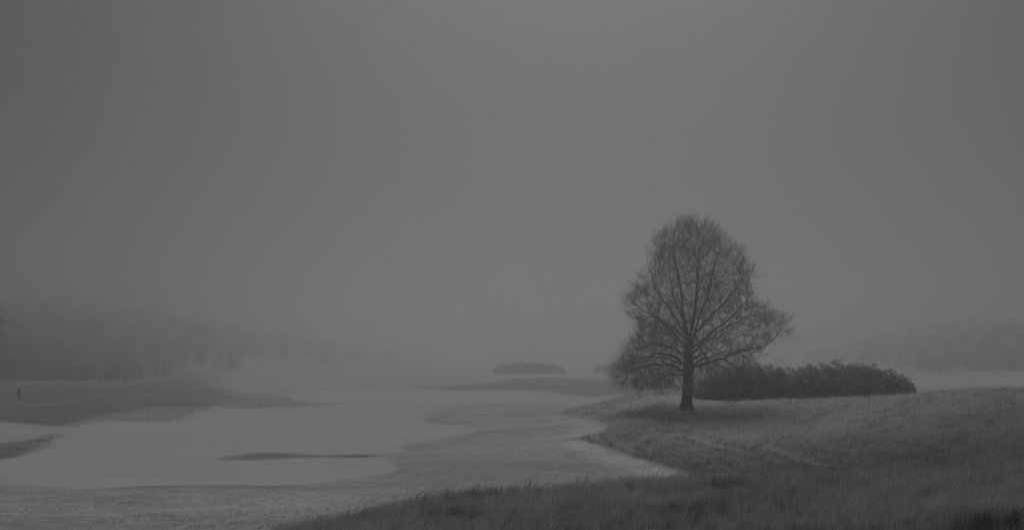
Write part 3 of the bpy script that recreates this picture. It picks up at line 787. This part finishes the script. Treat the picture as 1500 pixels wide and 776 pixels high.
# ------------------------------------------------------------------ the walker
def skin_obj(name, verts, edges, radii, mat, parent, root=0, sub=2):
    me = bpy.data.meshes.new(name); me.from_pydata(verts, edges, []); me.update()
    o = bpy.data.objects.new(name, me); link(o)
    sk = o.modifiers.new('skin', 'SKIN'); sk.use_smooth_shade = True
    ss = o.modifiers.new('sub', 'SUBSURF'); ss.levels = ss.render_levels = sub
    for i, r in enumerate(radii):
        rr = r if isinstance(r, tuple) else (r, r)
        me.skin_vertices[0].data[i].radius = rr; me.skin_vertices[0].data[i].use_root = (i == root)
    dg = bpy.context.evaluated_depsgraph_get(); dg.update()
    nm = bpy.data.meshes.new_from_object(o.evaluated_get(dg)); nm.name = name
    bpy.data.objects.remove(o)
    nm.materials.clear(); nm.materials.append(mat)
    for p in nm.polygons: p.use_smooth = True; p.material_index = 0
    return link(bpy.data.objects.new(name, nm), parent)

def walker(base, rz):
    t = empty('person', base); t.rotation_euler = (0, 0, rz)
    tag(t, 'small distant person in a dark coat walking on the dark slope below the wood', 'person')
    # body: pelvis 0, spine, neck, head; walking stride, arms bent slightly
    v = [(0,0,.95),(0,-.02,1.15),(0,-.03,1.36),(0,-.03,1.47),(0,-.05,1.56),(0,-.06,1.66),(0,-.05,1.74),
         (.10,0,.90),(.11,-.16,.50),(.11,-.20,.09),(.11,-.33,.04),
         (-.10,0,.90),(-.11,.10,.50),(-.11,.30,.14),(-.11,.20,.04),
         (.19,-.02,1.40),(.24,.08,1.13),(.23,.02,.90),(.22,-.04,.80),
         (-.19,-.02,1.40),(-.24,-.10,1.13),(-.23,-.18,.92),(-.22,-.24,.83)]
    e_ = [(0,1),(1,2),(2,3),(3,4),(4,5),(5,6),(0,7),(7,8),(8,9),(9,10),(0,11),(11,12),(12,13),(13,14),(2,15),(15,16),(16,17),(17,18),(2,19),(19,20),(20,21),(21,22)]
    r = [.15,.145,.16,.065,.085,.105,.07,.095,.065,.05,.04,.095,.065,.05,.04,.065,.05,.038,.035,.065,.05,.038,.035]
    skin_obj('body', v, e_, r, M['trouser'], t)
    cv = [(0,0,.72),(0,0,.95),(0,-.02,1.18),(0,-.03,1.38),(.20,-.02,1.40),(.25,.08,1.13),(.24,.03,.94),(-.20,-.02,1.40),(-.25,-.10,1.13),(-.24,-.17,.95),(0,-.03,1.46)]
    ce = [(0,1),(1,2),(2,3),(3,4),(4,5),(5,6),(3,7),(7,8),(8,9),(3,10)]
    skin_obj('coat', cv, ce, [(.22,.19),(.20,.17),(.19,.165),(.20,.15),.085,.07,.055,.085,.07,.055,.085], M['coat'], t, root=1)
    # face, ears, nose and cap of hair
    bm = bmesh.new()
    bmesh.ops.create_uvsphere(bm, u_segments=14, v_segments=10, radius=1, matrix=Matrix.Translation((0,-.085,1.645)) @ Matrix.Diagonal((.078,.075,.105,1)))
    bmesh.ops.create_cone(bm, cap_ends=True, segments=6, radius1=.018, radius2=.004, depth=.04, matrix=Matrix.Translation((0,-.17,1.64)) @ Matrix.Rotation(math.pi/2, 4, 'X'))
    for s in (-1, 1): bmesh.ops.create_uvsphere(bm, u_segments=8, v_segments=6, radius=1, matrix=Matrix.Translation((s*.085,-.05,1.65)) @ Matrix.Diagonal((.012,.022,.034,1)))
    me = bpy.data.meshes.new('head'); bm.to_mesh(me); bm.free(); me.materials.append(M['skin']); link(bpy.data.objects.new('face', me), t)
    bm = bmesh.new()
    bmesh.ops.create_uvsphere(bm, u_segments=14, v_segments=10, radius=1, matrix=Matrix.Translation((0,-.045,1.69)) @ Matrix.Diagonal((.10,.115,.10,1)))
    me = bpy.data.meshes.new('hair'); bm.to_mesh(me); bm.free(); me.materials.append(M['hair']); link(bpy.data.objects.new('hair', me), t)
    return t
wx, wy = at(27.5, 586)
walker((wx, wy, hz(wx, wy)), math.radians(150))

# ------------------------------------------------------------------ air
def haze(x0, x1, y0, y1, z0, z1, density, g):
    bm = bmesh.new(); bmesh.ops.create_cube(bm, size=1, matrix=Matrix.Translation(((x0+x1)/2, (y0+y1)/2, (z0+z1)/2)) @ Matrix.Diagonal((x1-x0, y1-y0, z1-z0, 1)))
    me = bpy.data.meshes.new('haze'); bm.to_mesh(me); bm.free()
    m = bpy.data.materials.new('fog_air'); m.use_nodes = True; nt = m.node_tree; nt.nodes.clear()
    out = node(nt, 'ShaderNodeOutputMaterial'); pv = node(nt, 'ShaderNodeVolumePrincipled')
    pv.inputs['Color'].default_value = grey(.8); pv.inputs['Density'].default_value = density; pv.inputs['Anisotropy'].default_value = g
    nt.links.new(pv.outputs[0], out.inputs['Volume'])
    me.materials.append(m)
    return kind(link(bpy.data.objects.new('haze', me)), 'stuff', 'even grey fog filling the whole landscape', 'fog')
haze(-2700, 2700, -2700, 2700, -9, 66, .0033, .75)

# ------------------------------------------------------------------ light
SUN_EL, SUN_AZ = 46.5, math.degrees(math.atan((860-CX)/F))    # azimuth clockwise from +Y
w = bpy.data.worlds.new('World'); SC.world = w; w.use_nodes = True
nt = w.node_tree; bg = nt.nodes['Background']
sky = node(nt, 'ShaderNodeTexSky', sky_type='NISHITA'); sky.sun_disc = False
sky.sun_elevation = math.radians(SUN_EL); sky.sun_rotation = math.radians(SUN_AZ)
sky.air_density = .1; sky.dust_density = 0.0; sky.ozone_density = 1.0
bwn = node(nt, 'ShaderNodeRGBToBW'); nt.links.new(sky.outputs[0], bwn.inputs[0]); nt.links.new(bwn.outputs[0], bg.inputs['Color'])
bg.inputs['Strength'].default_value = .05
sl = bpy.data.lights.new('sun', 'SUN'); sl.energy = 1.5; sl.angle = math.radians(34); sl.color = (1, 1, 1)
so = link(bpy.data.objects.new('sun', sl))
dv = Vector((math.sin(math.radians(SUN_AZ))*math.cos(math.radians(SUN_EL)), math.cos(math.radians(SUN_AZ))*math.cos(math.radians(SUN_EL)), math.sin(math.radians(SUN_EL))))
so.rotation_euler = dv.to_track_quat('Z', 'Y').to_euler(); so.location = (0, 0, 60)

# ------------------------------------------------------------------ camera
cam = bpy.data.cameras.new('camera'); cam.sensor_width = 36; cam.lens = 36*F/1500
cam.shift_y = (HY-388)/1500; cam.clip_start = .1; cam.clip_end = 8000
co = link(bpy.data.objects.new('camera', cam)); co.rotation_euler = (math.radians(90), 0, 0)
SC.camera = co

vs_ = SC.view_settings; vs_.view_transform = 'Standard'; vs_.look = 'None'; vs_.gamma = 1; vs_.use_curve_mapping = False; vs_.exposure = -.43
SC.render.engine = 'CYCLES'; cy = SC.cycles
cy.max_bounces = 8; cy.volume_bounces = 3; cy.diffuse_bounces = 2; cy.glossy_bounces = 1; cy.transmission_bounces = 2; cy.transparent_max_bounces = 4
cy.use_denoising = True; cy.use_adaptive_sampling = False
